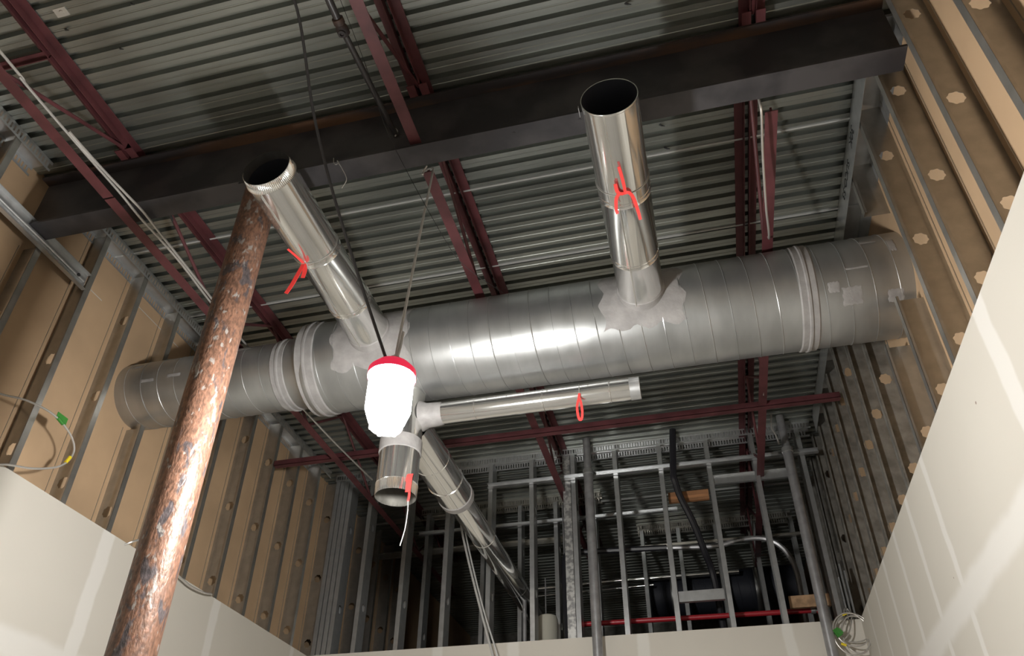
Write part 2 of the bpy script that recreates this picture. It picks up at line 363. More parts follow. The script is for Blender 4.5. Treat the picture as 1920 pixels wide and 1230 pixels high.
def text_mesh(body, size, name, m, parent, mw):
    c = bpy.data.curves.new(name, 'FONT'); c.body = body; c.size = size; c.extrude = 0.0004
    tmp = bpy.data.objects.new('tmp', c); me = bpy.data.meshes.new_from_object(tmp); bpy.data.objects.remove(tmp)
    me.transform(mw); me.materials.append(m)
    o = bpy.data.objects.new(name, me); COL.objects.link(o); o.parent = parent; return o
def printed(y, z, s, body):
    # reads along +y on the face that looks to -x
    mw = Matrix(((0, 0, -1, -0.004), (1, 0, 0, y-2.57), (0, -1, 0, z-ZD), (0, 0, 0, 1)))
    text_mesh(body, s, 'printed_marking', M['ink'], tr, mw)
printed(3.16, 5.44, 0.085, '30K'); printed(3.40, 5.43, 0.075, 'SUCO-53')

# backing strut across the column-side studs
st = thing('backing_channel', 'galvanized channel lying across the studs below the beam pocket', 'channel', (XL+0.001, 1.0, 4.98))
b = MB(); xs = XL+0.002
b.box(xs, xs+0.0015, 0.4, 2.90, 4.92, 5.04)
b.box(xs, xs+0.032, 0.4, 2.90, 4.92, 4.9215); b.box(xs, xs+0.032, 0.4, 2.90, 5.0385, 5.04)
b.tube([(xs+0.004, 0.4, 4.98), (xs+0.004, 2.88, 4.98)], 0.016, 10)
b.build('channel', M['galv_bright'], st)
b = MB(); b.lathe((xs+0.018, 2.82, 4.975), (1, 0, 0), [(0, 0.011), (0.008, 0.011), (0.011, 0.006)], 12, True); b.build('screw', M['black'], st)

# ------------------------------------------------------------------ roof steel
def ibeam(b, x0, x1, yc, z0, z1, fw_, tf=0.014, tw=0.009):
    b.mi = 0; b.box(x0, x1, yc-fw_/2, yc+fw_/2, z0, z0+tf); b.box(x0, x1, yc-tw/2, yc+tw/2, z0+tf, z1-tf)
    b.mi = 1; b.box(x0, x1, yc-fw_/2, yc+fw_/2, z1-tf, z1); b.mi = 0
BY = 2.472
b = MB(); ibeam(b, -3.60, 1.255, BY, 5.0, 5.432, 0.130)
for x in (-0.62, -0.28): b.lathe((x, BY-0.02, 4.9995), (0, 0, -1), [(0, 0.010), (0.002, 0.010)], 10, True)
be = b.build('steel_beam', [M['beam'], M['rust_edge']], origin=(-1.2, BY, 5.0))
tag(be, 'dark steel wide-flange beam spanning the room above the two open branch ducts', 'beam')

def joist(x, y0, y1, label, ztop=5.496, zbot=5.05, xb=None, by0=None, by1=None, panel=1.25, e0=1.1, e1=0.75, group='red open-web roof joists', seat0=False, seat1=False, tie=None):
    """open-web joist along y: double-angle chords with web bars between"""
    xb = x if xb is None else xb; j = thing('roof_joist', label, 'joist', (x, y0, ztop), group)
    def chord(nm, xc, z, s, ya, yb, dn, g0=0.013):
        b = MB()
        for g in (-1, 1):
            a, c = sorted((xc+g*g0, xc+g*(g0+s))); b.box(a, c, ya, yb, z-0.005, z)
            a, c = sorted((xc+g*g0, xc+g*(g0+0.005))); b.box(a, c, ya, yb, *( (z-s, z-0.005) if dn else (z, z-0.005+s)))
        return b.build(nm, M['red'], j)
    chord('top_chord', x, ztop, 0.052, y0, y1, True)
    ba, bb = (y0+0.2 if by0 is None else by0), (y1-0.2 if by1 is None else by1)
    chord('bottom_chord', xb, zbot, 0.031, ba, bb, False, 0.0)
    wa, wb = (ba+e0 if seat0 else ba), (bb-e1 if seat1 else bb)
    n = max(2, int(round((wb-wa)/panel))); st_ = (wb-wa)/n; zt, zb = ztop-0.025, zbot+0.012
    pts = []
    for i in range(n):
        ya = wa+0.02+i*st_; pts += [(xb, ya, zb), (x, ya+st_/2, zt)]
    pts.append((xb, wb-0.03, zb))
    for p, q in zip(pts[:-1], pts[1:]):
        b = MB(); b.tube([p, q], 0.011, 8); b.build('web_bar', M['red'], j)
    if seat0:
        b = MB(); b.tube([(xb, wa+0.02, zb), (x, y0+0.10, ztop-0.03)], 0.011, 8); b.build('end_bar', M['red'], j)
    if seat1:
        b = MB(); b.tube([(xb, wb-0.03, zb), (x, y1-0.10, ztop-0.03)], 0.011, 8); b.build('end_bar', M['red'], j)
    for f, yy in ((seat0, y0), (seat1, y1)):
        if f:
            b = MB(); s_ = 1 if f == 1 else -1
            for g in (-1, 1):
                a, c = sorted((x+g*0.012, x+g*0.058)); ya, yb = (yy, yy+0.13) if yy == y0 else (yy-0.13, yy)
                b.box(a, c, ya, yb, 5.4325, 5.439); a, c = sorted((x+g*0.012, x+g*0.018)); b.box(a, c, ya, yb, 5.435, 5.488)
            b.build('seat', M['red'], j)
    return j
E1, E2 = BY-0.003, BY+0.003
joist(-2.985, -1.9, E1, 'red roof joist nearest the column, on the near side of the beam', xb=-2.885, zbot=4.952, by0=-1.7, by1=2.30, seat1=True, panel=1.3)
joist(-2.945, E2, 8.9, 'red roof joist passing behind the rusty column, beyond the beam', xb=-2.885, zbot=4.952, by0=2.31, by1=8.7, seat0=True)
joist(-1.145, -1.9, E1, 'red roof joist above the gap between the two branch ducts, near side of beam', by0=-1.7, by1=2.43, seat1=True)
joist(-1.145, E2, 8.9, 'red roof joist over the hanging lamp, beyond the beam', by0=2.62, by1=8.7, seat0=True)
joist(0.640, -1.9, E1, 'red roof joist meeting the beam near its bare end, near side', xb=0.655, by0=-1.7, by1=1.95, seat1=True)
joist(0.610, E2, 8.9, 'red roof joist with a grey cable, beyond the beam near its bare end', xb=0.655, zbot=5.0, by0=2.62, by1=8.7, seat0=True)
# bridging bars between the joists
b = MB(); b.bar((-3.5, 5.36, 4.985), (1.225, 5.36, 4.985), 0.05, 0.006); b.bar((-3.5, 5.338, 5.008), (1.225, 5.338, 5.008), 0.006, 0.05)
tag(b.build('bridging_bar', M['red'], origin=(-1.2, 5.36, 4.985)), 'red horizontal angle bar crossing the room beyond the big duct', 'bar')
b = MB(); b.bar((-3.6, 1.72, 5.47), (-2.99, 1.72, 5.47), 0.03, 0.005); b.bar((-3.6, 1.735, 5.455), (-2.99, 1.735, 5.455), 0.005, 0.03)
tag(b.build('bridging_bar', M['red'], origin=(-3.3, 1.72, 5.46)), 'short red bridging bar from the nearest joist into the track', 'bar')
b = MB(); b.bar((-3.40, 1.50, 5.0), (-3.40, 1.9, 4.97), 0.01, 0.04)
# column
b = MB(); b.lathe((-2.045, BY, 0.0), (0, 0, 1), [(0.001, 0.088), (4.985, 0.088)], 48, True)
col = thing('steel_column', 'tall round steel pipe column with peeling rust under the beam', 'column', (-2.045, BY, 0))
b.build('pipe', M['column'], col)
b = MB(); b.box(-2.16, -1.93, BY-0.062, BY+0.062, 4.986, 4.999); b.build('cap_plate', M['beam'], col)
b = MB(); b.box(-2.20, -1.89, BY-0.155, BY+0.155, 0.0005, 0.02); b.build('base_plate', M['beam'], col)

# ------------------------------------------------------------------ ducts
DY, DZ = 3.777, 4.718
def helix(b, x0, x1, yc, zc, r, pitch=0.127, br=0.0035, ph=0.0, seg=5):
    n = max(8, int((x1-x0)/pitch*40)); pts = []
    for i in range(n+1):
        x = x0+(x1-x0)*i/n; a = 2*PI*(x-x0)/pitch+ph; pts.append((x, yc+r*math.cos(a), zc+r*math.sin(a)))
    b.tube(pts, br, seg, cap=True)
md = thing('spiral_duct', 'large grey spiral duct running wall to wall through the studs', 'duct', (-1.2, DY, DZ))
b = MB(); R1, R2 = 0.305, 0.232
b.lathe((0, DY, DZ), (1, 0, 0), [(-2.245, R1-0.006), (-2.245, R1), (1.46, R1), (1.46, R1-0.006)], 96); helix(b, -2.24, 1.45, DY, DZ, R1)
b.build('wide_section', M['duct'], md)
b = MB(); zs = DZ-0.012
b.lathe((0, DY, zs), (1, 0, 0), [(-3.80, R2-0.006), (-3.80, R2), (-2.42, R2)], 96); helix(b, -3.79, -2.43, DY, zs, R2, 0.125)
b.build('narrow_section', M['duct'], md)
b = MB(); b.lathe((0, DY, zs+0.004), (1, 0, 0), [(-2.45, R2+0.004), (-2.36, R2+0.008), (-2.28, R1+0.002), (-2.235, R1+0.004)], 96); b.build('reducer', M['duct'], md)
def collar(x, r, wd, m='sealant', extra=0.008):
    b = MB(); b.lathe((0, DY, DZ if r > 0.28 else zs), (1, 0, 0), [(x-wd/2, r), (x-wd/2+0.008, r+extra), (x-0.012, r+extra*0.8), (x-0.006, r+extra*1.9), (x+0.006, r+extra*1.9), (x+0.012, r+extra*0.8), (x+wd/2-0.008, r+extra), (x+wd/2, r)], 96)
    b.build('sealed_collar', M[m], md)
collar(-2.47, R2, 0.10); collar(-2.245, R1, 0.13); collar(0.80, R1, 0.10, extra=0.006)
def saddle(x, hw, hh, th_c, wobble, R1=0.305, DZ=4.718, th=0.004, nm='sealant_patch'):
    """brushed-on sealant patch following the duct's curve"""
    b = MB(); nu, nv = 22, 16; n0 = len(b.v); rnd = random.Random(wobble); ed = [1+0.07*math.sin(q*0.9+wobble)+rnd.uniform(-0.02, 0.02) for q in range(60)]
    for i in range(nu+1):
        for k in range(nv+1):
            u, v = i/nu*2-1, k/nv*2-1; e = ed[i] if abs(v) > 0.8 else 1; e2 = ed[30+k] if abs(u) > 0.8 else 1
            a = th_c+v*hh*e/R1; rr = R1+th*(1-max(abs(u), abs(v))**6)+0.0012
            b.v.append((x+u*hw*e2, DY+rr*math.cos(a), DZ+rr*math.sin(a)))
    for i in range(nu):
        for k in range(nv): q = n0+i*(nv+1)+k; b.face((q, q+1, q+nv+2, q+nv+1), True)
    b.build(nm, M['sealant'], md)
saddle(-0.108, 0.235, 0.215, PI+0.05, 3); saddle(-1.80, 0.25, 0.225, PI+0.02, 5)
for q, (x, hw, hh, a) in enumerate(((1.02, 0.05, 0.05, PI+0.75), (1.16, 0.045, 0.012, PI-0.35), (1.24, 0.04, 0.035, PI+0.85), (0.93, 0.03, 0.03, PI+0.55), (1.06, 0.06, 0.006, PI+0.25), (1.27, 0.02, 0.05, PI-0.15))):
    saddle(x, hw, hh, a, q, th=0.0015, nm='sealant_smear')
for q, (x, hw, hh, a) in enumerate(((-2.75, 0.05, 0.012, PI-0.55), (-3.05, 0.045, 0.012, PI-0.1), (-3.22, 0.05, 0.012, PI+0.15), (-3.42, 0.05, 0.012, PI+0.2), (-3.55, 0.04, 0.02, PI-0.45))):
    saddle(x, hw, hh, a, q+9, R1=R2, DZ=zs, th=0.0015, nm='sealant_smear')

def branch(x, z, yend, r, label, crimp):
    t = thing('branch_duct', label, 'duct', (x, DY-R1, z), 'small bright ducts teed off the big duct')
    y1 = DY-math.sqrt(R1*R1-r*r)+0.02
    b = MB(); pr = [(yend, r)]
    for s in (1.56, 3.22):
        yy = yend+(y1-yend)*s/4.0 if s < 2 else yend+(y1-yend)*0.72
        pr += [(yy-0.006, r), (yy-0.003, r+0.003), (yy+0.003, r+0.003), (yy+0.006, r), (yy+0.025, r), (yy+0.028, r+0.002), (yy+0.031, r)]
    pr += [(y1, r)]
    b.lathe((x, 0, z), (0, 1, 0), pr, 64); b.build('duct_shell', M['shiny'], t)
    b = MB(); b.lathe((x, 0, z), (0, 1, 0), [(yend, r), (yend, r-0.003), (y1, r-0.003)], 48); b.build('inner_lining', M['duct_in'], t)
    b = MB()
    if crimp:
        n0 = len(b.v); sg = 180
        for q, rad in ((yend-0.05, r-0.004), (yend-0.002, r+0.001), (yend+0.004, r+0.004)):
            for k in range(sg):
                a = 2*PI*k/sg; rr = rad-(0.004 if (k % 2 and q < yend+0.003) else 0); b.v.append((x+rr*math.cos(a), q, z+rr*math.sin(a)))
        for i in range(2):
            for k in range(sg): b.face((n0+i*sg+k, n0+i*sg+(k+1) % sg, n0+(i+1)*sg+(k+1) % sg, n0+(i+1)*sg+k), True)
        b.lathe((x, 0, z), (0, 1, 0), [(yend-0.05, r-0.009), (yend, r-0.009)], 48)
        b.build('crimped_end', M['shiny'], t)
    else:
        b.lathe((x, 0, z), (0, 1, 0), [(yend-0.001, r-0.004), (yend-0.002, r), (yend+0.004, r+0.0015), (yend+0.008, r)], 64); b.build('cut_rim', M['shiny'], t)
        b = MB(); b.box(x-r-0.012, x-r-0.010, yend+0.0, yend+0.05, z-0.035, z-0.02); b.build('bent_tab', M['galv_bright'], t)
    b = MB(); b.lathe((x, 0, z), (0, 1, 0), [(y1-0.075, r), (y1-0.07, r+0.005), (y1-0.01, r+0.012), (y1+0.02, r+0.035)], 64); b.build('sealed_joint', M['sealant'], t)
    b = MB(); b.box(x-0.036, x-0.033, yend+0.01, y1-0.06, z-r-0.0022, z-r+0.012); b.build('lock_seam', M['shiny'], t)
    return t
branch(-1.800, 4.718, 2.205, 0.130, 'bright branch duct with crimped open end above the rusty column', True)
branch(-0.107, 4.718, 2.155, 0.130, 'bright branch duct with plain open end under the beam, farther from the column', False)
# manifold below the big duct
CX, CY, CZ_ = -1.640, DY, 4.245
dr = thing('drop_duct', 'short vertical duct with open bottom hanging behind the lamp', 'duct', (CX, CY, 4.42))
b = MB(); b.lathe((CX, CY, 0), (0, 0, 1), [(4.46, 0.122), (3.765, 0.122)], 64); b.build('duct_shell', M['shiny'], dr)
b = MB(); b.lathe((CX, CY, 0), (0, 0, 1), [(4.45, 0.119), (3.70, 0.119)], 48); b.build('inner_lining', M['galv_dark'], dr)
b = MB(); b.lathe((CX, CY, 0), (0, 0, 1), [(4.075, 0.122), (4.07, 0.128), (3.985, 0.128), (3.98, 0.122)], 64); b.build('sealed_band', M['sealant'], dr)
b = MB(); n0 = 0; sg = 160
for zz, rad in ((3.772, 0.126), (3.768, 0.124), (3.70, 0.121)):
    for k in range(sg): a = 2*PI*k/sg; rr = rad-(0.003 if k % 2 else 0); b.v.append((CX+rr*math.cos(a), CY+rr*math.sin(a), zz))
for i in range(2):
    for k in range(sg): b.face((i*sg+k, i*sg+(k+1) % sg, (i+1)*sg+(k+1) % sg, (i+1)*sg+k), True)
b.build('crimped_collar', M['shiny'], dr)
b = MB(); b.lathe((CX, CY, 4.05), (0, 0, 1), [(0, 0.118), (0.004, 0.004)], 40); b.build('damper_plate', M['galv_bright'], dr)
rd = thing('rear_duct', 'shiny duct running from behind the lamp into the dark back space', 'duct', (CX, CY, CZ_))
b = MB(); rr = 0.126
b.lathe((CX, 0, CZ_), (0, 1, 0), [(CY+0.10, rr), (4.30, rr), (4.303, rr+0.003), (4.309, rr+0.003), (4.312, rr), (4.60, rr), (4.603, rr+0.006), (4.612, rr+0.006), (4.615, rr), (4.86, rr)], 64)
b.build('wide_section', M['shiny'], rd)
b = MB(); b.lathe((CX, 0, CZ_), (0, 1, 0), [(4.83, rr), (4.835, rr+0.005), (4.895, rr+0.004), (4.90, rr-0.004), (4.91, 0.094)], 64); b.build('sealed_band', M['sealant'], rd)
b = MB(); b.lathe((CX, 0, CZ_), (0, 1, 0), [(4.90, 0.094), (5.6, 0.094), (5.603, 0.097), (5.609, 0.097), (5.612, 0.094), (6.75, 0.094), (6.753, 0.097), (6.759, 0.097), (6.762, 0.094), (9.4, 0.094)], 48); b.build('narrow_section', M['shiny'], rd)
b = MB(); b.box(CX+0.03, CX+0.033, CY+0.1, 4.84, CZ_-rr-0.002, CZ_-rr+0.01); b.build('lock_seam', M['shiny'], rd)
sd = thing('side_duct', 'slim shiny duct running beneath the big duct', 'duct', (-0.85, CY+0.02, CZ_))
b = MB(); r3 = 0.066; sp = []
for xx in (-1.18, -0.76, -0.36): sp += [(xx-0.004, r3), (xx-0.002, r3+0.0025), (xx+0.002, r3+0.0025), (xx+0.004, r3)]
b.lathe((0, CY+0.02, CZ_+0.008), (1, 0, 0), [(CX+0.11, r3)]+sp+[(-0.185, r3), (-0.185, r3-0.003), (-0.4, r3-0.003)], 48); b.build('duct_shell', M['shiny'], sd)
b = MB(); b.lathe((0, CY+0.02, CZ_+0.008), (1, 0, 0), [(CX+0.11, r3+0.03), (CX+0.15, r3+0.012), (CX+0.24, r3+0.006), (CX+0.25, r3)], 48); b.build('sealed_joint', M['sealant'], sd)
b = MB(); b.lathe((0, CY+0.02, CZ_+0.008), (1, 0, 0), [(-0.245, r3), (-0.243, r3+0.002), (-0.186, r3+0.002), (-0.184, r3)], 48); b.build('end_sleeve', M['galv_bright'], sd)

# ------------------------------------------------------------------ work light
lp = thing('work_light', 'lit white work lamp with red cap hanging in mid-air', 'lamp', LAMP+Vector((0, 0, 0.16)))
Rl = 0.0895
b = MB(); b.lathe(LAMP, (0, 0, 1), [(-0.142, 0.02), (-0.139, 0.057), (-0.119, 0.071), (-0.092, 0.080), (-0.064, Rl), (0.085, Rl), (0.10, Rl-0.006)], 48, True); b.build('diffuser', M['emit'], lp)
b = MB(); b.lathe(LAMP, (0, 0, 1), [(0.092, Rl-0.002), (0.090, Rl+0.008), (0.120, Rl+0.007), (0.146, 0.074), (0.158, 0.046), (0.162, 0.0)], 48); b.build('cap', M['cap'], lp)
b = MB(); b.lathe(LAMP, (0, 0, 1), [(-0.137, 0.050), (-0.137, 0.062), (-0.148, 0.062), (-0.148, 0.050), (-0.137, 0.050)], 40)
for k in range(6):
    a = 2*PI*k/6+0.3; b.lathe(LAMP+Vector((0.056*math.cos(a), 0.056*math.sin(a), -0.138)), (0, 0, -1), [(0, 0.010), (0.014, 0.009), (0.018, 0.0)], 10)
b.build('bottom_guard', M['bumper'], lp)
b = MB(); b.tube([LAMP+Vector((0.022*math.cos(a), 0, 0.181+0.020*math.sin(a))) for a in [2*PI*k/20 for k in range(20)]], 0.005, 8, closed=True); b.build('hanging_ring', M['rope'], lp)
# hang wire and power cord
top = (-1.125, 2.62, 5.065); hk = LAMP+Vector((0.008, 0.0, 0.196))
b = MB(); b.tube(smooth([(-1.165, 2.60, 5.035), (-1.15, 2.615, 5.062), (-1.125, 2.62, 5.067), (-1.118, 2.62, 5.02), (-1.109, 2.535, 4.56), (-1.098, 2.444, 4.05), tuple(hk), (-1.08, 2.37, 3.62), (-1.085, 2.40, 3.74)], 10), 0.0065, 10)
tag(b.build('hang_wire', M['rope'], origin=top), 'grey wire holding the work lamp from the joist behind the beam', 'wire')
b = MB(); b.tube(smooth([(-1.15, 0.30, 5.08), (-1.20, 0.55, 5.085), (-1.33, 0.95, 5.06), (-1.40, 1.30, 5.02), (-1.37, 1.55, 4.93), (-1.385, 1.85, 4.62), (-1.33, 2.03, 4.30), (-1.24, 2.20, 3.95), (LAMP.x-0.020, LAMP.y-0.010, LAMP.z+0.158)], 12), 0.0068, 10)
tag(b.build('power_cord', M['black'], origin=(-1.3, 2.3, 4.1)), 'thin black power cord sloping up from the lamp past the beam', 'cord')

# ------------------------------------------------------------------ pipes and wires near the roof
sp_ = thing('sprinkler_pipe', 'dark thin pipe with threaded fitting beside the joist, ending at the beam', 'pipe', (-1.315, 1.82, 5.2))
b = MB(); b.tube([(-1.33, -1.5, 5.215), (-1.318, 1.79, 5.2)], 0.019, 14); b.tube([(-1.318, 1.82, 5.2), (-1.285, BY-0.012, 5.2)], 0.0155, 14); b.build('pipe', M['dark_pipe'], sp_)
b = MB(); b.lathe((-1.318, 1.765, 5.2), (0, 1, 0), [(0, 0.019), (0.002, 0.028), (0.03, 0.028), (0.034, 0.022), (0.05, 0.03), (0.085, 0.03), (0.095, 0.016)], 16); b.lathe((-1.318, 1.83, 5.185), (0, 0, -1), [(0, 0.018), (0.022, 0.018), (0.022, 0.010), (0.01, 0.010)], 14); b.build('fitting', M['rust_edge'], sp_)
b = MB(); b.tube(smooth([(-1.285, BY-0.03, 5.235), (-1.272, BY-0.028, 5.21), (-1.285, BY-0.02, 5.18)], 6), 0.004, 6); b.build('hanger_clip', M['rope'], sp_)
def wire(name, pts, r, m, label, cat='wire', group=None, n=8):
    b = MB(); b.tube(smooth(pts, n), r, 8); return tag(b.build(name, M[m], origin=pts[0]), label, cat, group)
GC = 'grey cables along the joist nearest the column'
wire('armoured_cable', [(-2.865, -1.5, 5.0), (-2.845, 1.30, 5.0), (-2.842, 1.60, 4.985), (-2.838, 2.0, 4.983), (-2.832, 2.30, 4.985), (-2.815, 2.48, 4.96), (-2.825, 2.86, 4.985), (-2.848, 3.35, 4.985), (-2.84, 4.2, 4.98), (-2.80, 5.0, 4.97), (-2.74, 5.75, 4.97)], 0.0075, 'cable', 'grey cable tight along the red chord that passes in front of the column', 'cable', GC)
wire('armoured_cable', [(-2.832, 1.9, 4.99), (-2.818, 2.15, 4.985), (-2.795, 2.32, 4.975), (-2.775, 2.45, 4.965), (-2.79, 2.62, 4.975), (-2.815, 3.0, 4.99), (-2.836, 3.35, 5.0)], 0.0075, 'cable', 'grey cable bowing out from the red chord under the beam', 'cable', GC)
wire('armoured_cable', [(-2.905, 2.60, 5.36), (-2.93, 2.80, 5.32), (-2.975, 3.05, 5.30), (-2.955, 3.25, 5.16), (-2.86, 3.40, 5.0)], 0.009, 'black', 'dark cable dropping from the deck to the red chord beyond the beam', 'cable')
wire('armoured_cable', [(0.60, 2.60, 5.40), (0.596, 2.56, 5.1), (0.597, 2.553, 5.0), (0.600, 2.60, 4.955), (0.608, 2.85, 4.94), (0.628, 3.2, 4.92), (0.655, 3.46, 4.955), (0.66, 3.7, 5.04), (0.66, 5.2, 5.0)], 0.0065, 'cable', 'grey cable sagging below the joist near the bare beam end', 'cable')
wire('ceiling_wire', [(-1.36, 1.55, 5.49), (-1.30, 2.05, 5.25), (-1.24, 2.30, 4.98), (-1.0, 2.56, 4.45), (-0.98, 2.9, 4.55), (-0.97, 3.6, 4.98)], 0.0016, 'black', 'hair-thin black wire slanting across the beam beside the lamp wires')
wire('tie_wire', [(-1.60, BY-0.07, 5.03), (-1.59, BY-0.075, 4.985), (-1.575, BY-0.075, 4.965), (-1.565, BY-0.07, 4.985), (-1.575, BY-0.07, 5.0), (-1.55, BY-0.05, 4.955), (-1.53, BY-0.02, 4.90), (-1.56, BY, 4.86)], 0.0022, 'tie', 'curled scrap of thin wire hanging from the beam flange')
wire('scrap_wire', [(-1.125, BY+0.08, 5.01), (-1.142, BY+0.088, 4.985), (-1.147, BY+0.088, 4.955)], 0.005, 'cable', 'stub of grey wire poking below the beam by the lamp wire')
# cables on the column-side wall
wc = thing('looped_cable', 'thin grey cable looped out over the brown boards, with green and yellow tape', 'cable', (-3.45, 2.86, 3.64))
lp_pts = [(-3.50, 2.20, 3.80), (-3.46, 2.45, 3.905), (-3.45, 2.646, 3.955), (-3.45, 2.80, 4.015), (-3.45, 2.986, 4.045), (-3.45, 3.135, 4.015), (-3.45, 3.215, 3.95), (-3.45, 3.21, 3.865), (-3.45, 3.144, 3.784), (-3.45, 3.003, 3.70), (-3.46, 2.86, 3.648), (-3.54, 2.83, 3.64)]
b = MB(); b.tube(smooth(lp_pts, 8), 0.006, 8); b.build('cable', M['cable'], wc)
b = MB(); b.tube([(-3.45, 3.03, 4.045), (-3.45, 3.08, 4.032)], 0.010, 8); b.box(-3.452, -3.449, 3.02, 3.10, 4.035, 4.08); b.build('green_marker', M['green'], wc)
b = MB(); b.tube([(-3.45, 3.212, 3.888), (-3.45, 3.195, 3.842)], 0.010, 8); b.build('yellow_marker', M['yellow'], wc)
wire('wall_cable', [(-3.53, 3.90, 3.63), (-3.48, 3.93, 3.67), (-3.475, 4.0, 3.71), (-3.475, 4.1, 3.71), (-3.475, 4.30, 3.665), (-3.472, 4.45, 3.635), (-3.472, 4.60, 3.617), (-3.472, 4.76, 3.63), (-3.48, 4.86, 3.655), (-3.54, 4.93, 3.67)], 0.007, 'cable', 'grey cable draped over the drywall edge behind the rusty column', 'cable')
co = thing('coiled_cable', 'coil of grey cable with green tape hanging in the back corner', 'cable', (1.10, 6.35, 3.53))
b = MB()
for (cx, cz, ra, rb, yy, a0, a1) in ((1.085, 3.545, 0.125, 0.125, 6.36, 0.3, 5.9), (1.11, 3.52, 0.10, 0.145, 6.40, -0.5, 5.2), (1.065, 3.51, 0.13, 0.16, 6.34, 0.9, 6.4), (1.10, 3.57, 0.13, 0.10, 6.43, 0, 6.2)):
    b.tube([(cx+ra*math.cos(a0+(a1-a0)*k/30), yy, cz+rb*math.sin(a0+(a1-a0)*k/30)) for k in range(31)], 0.0055, 7)
b.tube(smooth([(1.05, 6.40, 3.60), (1.07, 6.44, 3.72), (1.10, 6.47, 3.74), (1.11, 6.44, 3.66), (1.05, 6.38, 3.52), (0.98, 6.36, 3.46)], 8), 0.0055, 7)
b.build('cable', M['cable'], co)
b = MB(); b.bar((0.955, 6.345, 3.555), (0.985, 6.35, 3.50), 0.02, 0.045, (0.8, 0.1, 0.5)); b.bar((0.975, 6.34, 3.55), (1.0, 6.345, 3.515), 0.012, 0.03, (1, 0, 0.3)); b.build('green_tape', M['green'], co)
b = MB(); b.tube([(0.975, 6.335, 3.44), (1.01, 6.335, 3.425)], 0.010, 8); b.tube([(1.035, 6.36, 3.66), (1.07, 6.36, 3.672)], 0.009, 8); b.build('yellow_tape', M['yellow'], co)

# flagging tape knots on the ducts
def ribbon(b, pts, wd, nrm):
    pts = smooth(pts, 6); nrm = Vector(nrm); n0 = len(b.v); K = len(pts); t = 0.0012
    for i, p in enumerate(pts):
        d = (pts[min(i+1, K-1)]-pts[max(i-1, 0)]).normalized(); s = d.cross(nrm).normalized()*wd/2*(1-0.25*abs(i/K-0.5))
        q = nrm.normalized()*t; b.add([p-s-q, p+s-q, p+s+q, p-s+q])
    for i in range(K-1):
        a, c = n0+i*4, n0+i*4+4
        for k in range(4): b.face((a+k, a+(k+1) % 4, c+(k+1) % 4, c+k), True)
    b.face((n0+3, n0+2, n0+1, n0)); e = n0+(K-1)*4; b.face((e, e+1, e+2, e+3))
GT = 'red flagging tapes tied to the ducts'
def tie_ring(yy, x, z, r, parent):
    b = MB(); b.tube([(x+(r+0.003)*math.cos(2*PI*k/48), yy, z+(r+0.003)*math.sin(2*PI*k/48)) for k in range(48)], 0.0022, 6, closed=True)
    b.build('tie_wire', M['tie'], parent)
t = thing('flagging_tape', 'red tape knot tied round the plain-ended branch duct', 'tape', (-0.107, 2.62, 4.58), GT)
tie_ring(2.62, -0.107, 4.718, 0.130, t)
b = MB(); zz = 4.580
ribbon(b, [(-0.105, 2.605, zz), (-0.128, 2.60, zz-0.004), (-0.147, 2.625, zz-0.006), (-0.155, 2.68, zz-0.018), (-0.152, 2.70, zz-0.03)], 0.017, (0, 0.2, 1))
ribbon(b, [(-0.105, 2.605, zz), (-0.085, 2.60, zz-0.004), (-0.066, 2.635, zz-0.006), (-0.052, 2.72, zz-0.02), (-0.047, 2.755, zz-0.04)], 0.017, (0, 0.2, 1))
ribbon(b, [(-0.10, 2.61, zz), (-0.10, 2.56, zz-0.005), (-0.103, 2.50, zz-0.01), (-0.11, 2.43, zz-0.01)], 0.016, (0, 0, 1))
ribbon(b, [(-0.11, 2.61, zz), (-0.135, 2.585, zz-0.004), (-0.14, 2.53, zz-0.008)], 0.018, (0, 0, 1))
b.build('ribbon', M['tape'], t)
t = thing('flagging_tape', 'red tape knot with hanging tail on the crimped branch duct', 'tape', (-1.83, 2.70, 4.58), GT)
tie_ring(2.70, -1.80, 4.718, 0.130, t)
b = MB()
ribbon(b, [(-1.845, 2.70, 4.585), (-1.86, 2.705, 4.55), (-1.895, 2.715, 4.47), (-1.925, 2.72, 4.41)], 0.026, (0, 1, 0.1))
ribbon(b, [(-1.84, 2.70, 4.585), (-1.835, 2.71, 4.55), (-1.845, 2.72, 4.505)], 0.026, (0, 1, 0.1))
ribbon(b, [(-1.84, 2.69, 4.583), (-1.85, 2.64, 4.582), (-1.87, 2.57, 4.58)], 0.015, (0, 0, 1))
b.build('ribbon', M['tape'], t)
t = thing('flagging_tape', 'red tape loop hanging from the slim duct under the big duct', 'tape', (-0.535, CY-0.03, 4.18), GT)
b = MB(); b.tube([(-0.535, CY+0.02+(r3+0.003)*math.cos(2*PI*k/36), CZ_+0.008+(r3+0.003)*math.sin(2*PI*k/36)) for k in range(36)], 0.0022, 6, closed=True); b.build('tie_wire', M['tie'], t)
b = MB()
ribbon(b, [(-0.535, CY-0.046, 4.225), (-0.54, CY-0.046, 4.19), (-0.552, CY-0.046, 4.13), (-0.545, CY-0.046, 4.055), (-0.53, CY-0.046, 4.045), (-0.523, CY-0.046, 4.09), (-0.527, CY-0.046, 4.15), (-0.535, CY-0.046, 4.19)], 0.015, (0, 1, 0.05))
b.build('ribbon', M['tape'], t)
t = thing('flagging_tape', 'red tape hanging from the open bottom of the vertical duct', 'tape', (-1.525, CY-0.06, 3.75), GT)
b = MB()
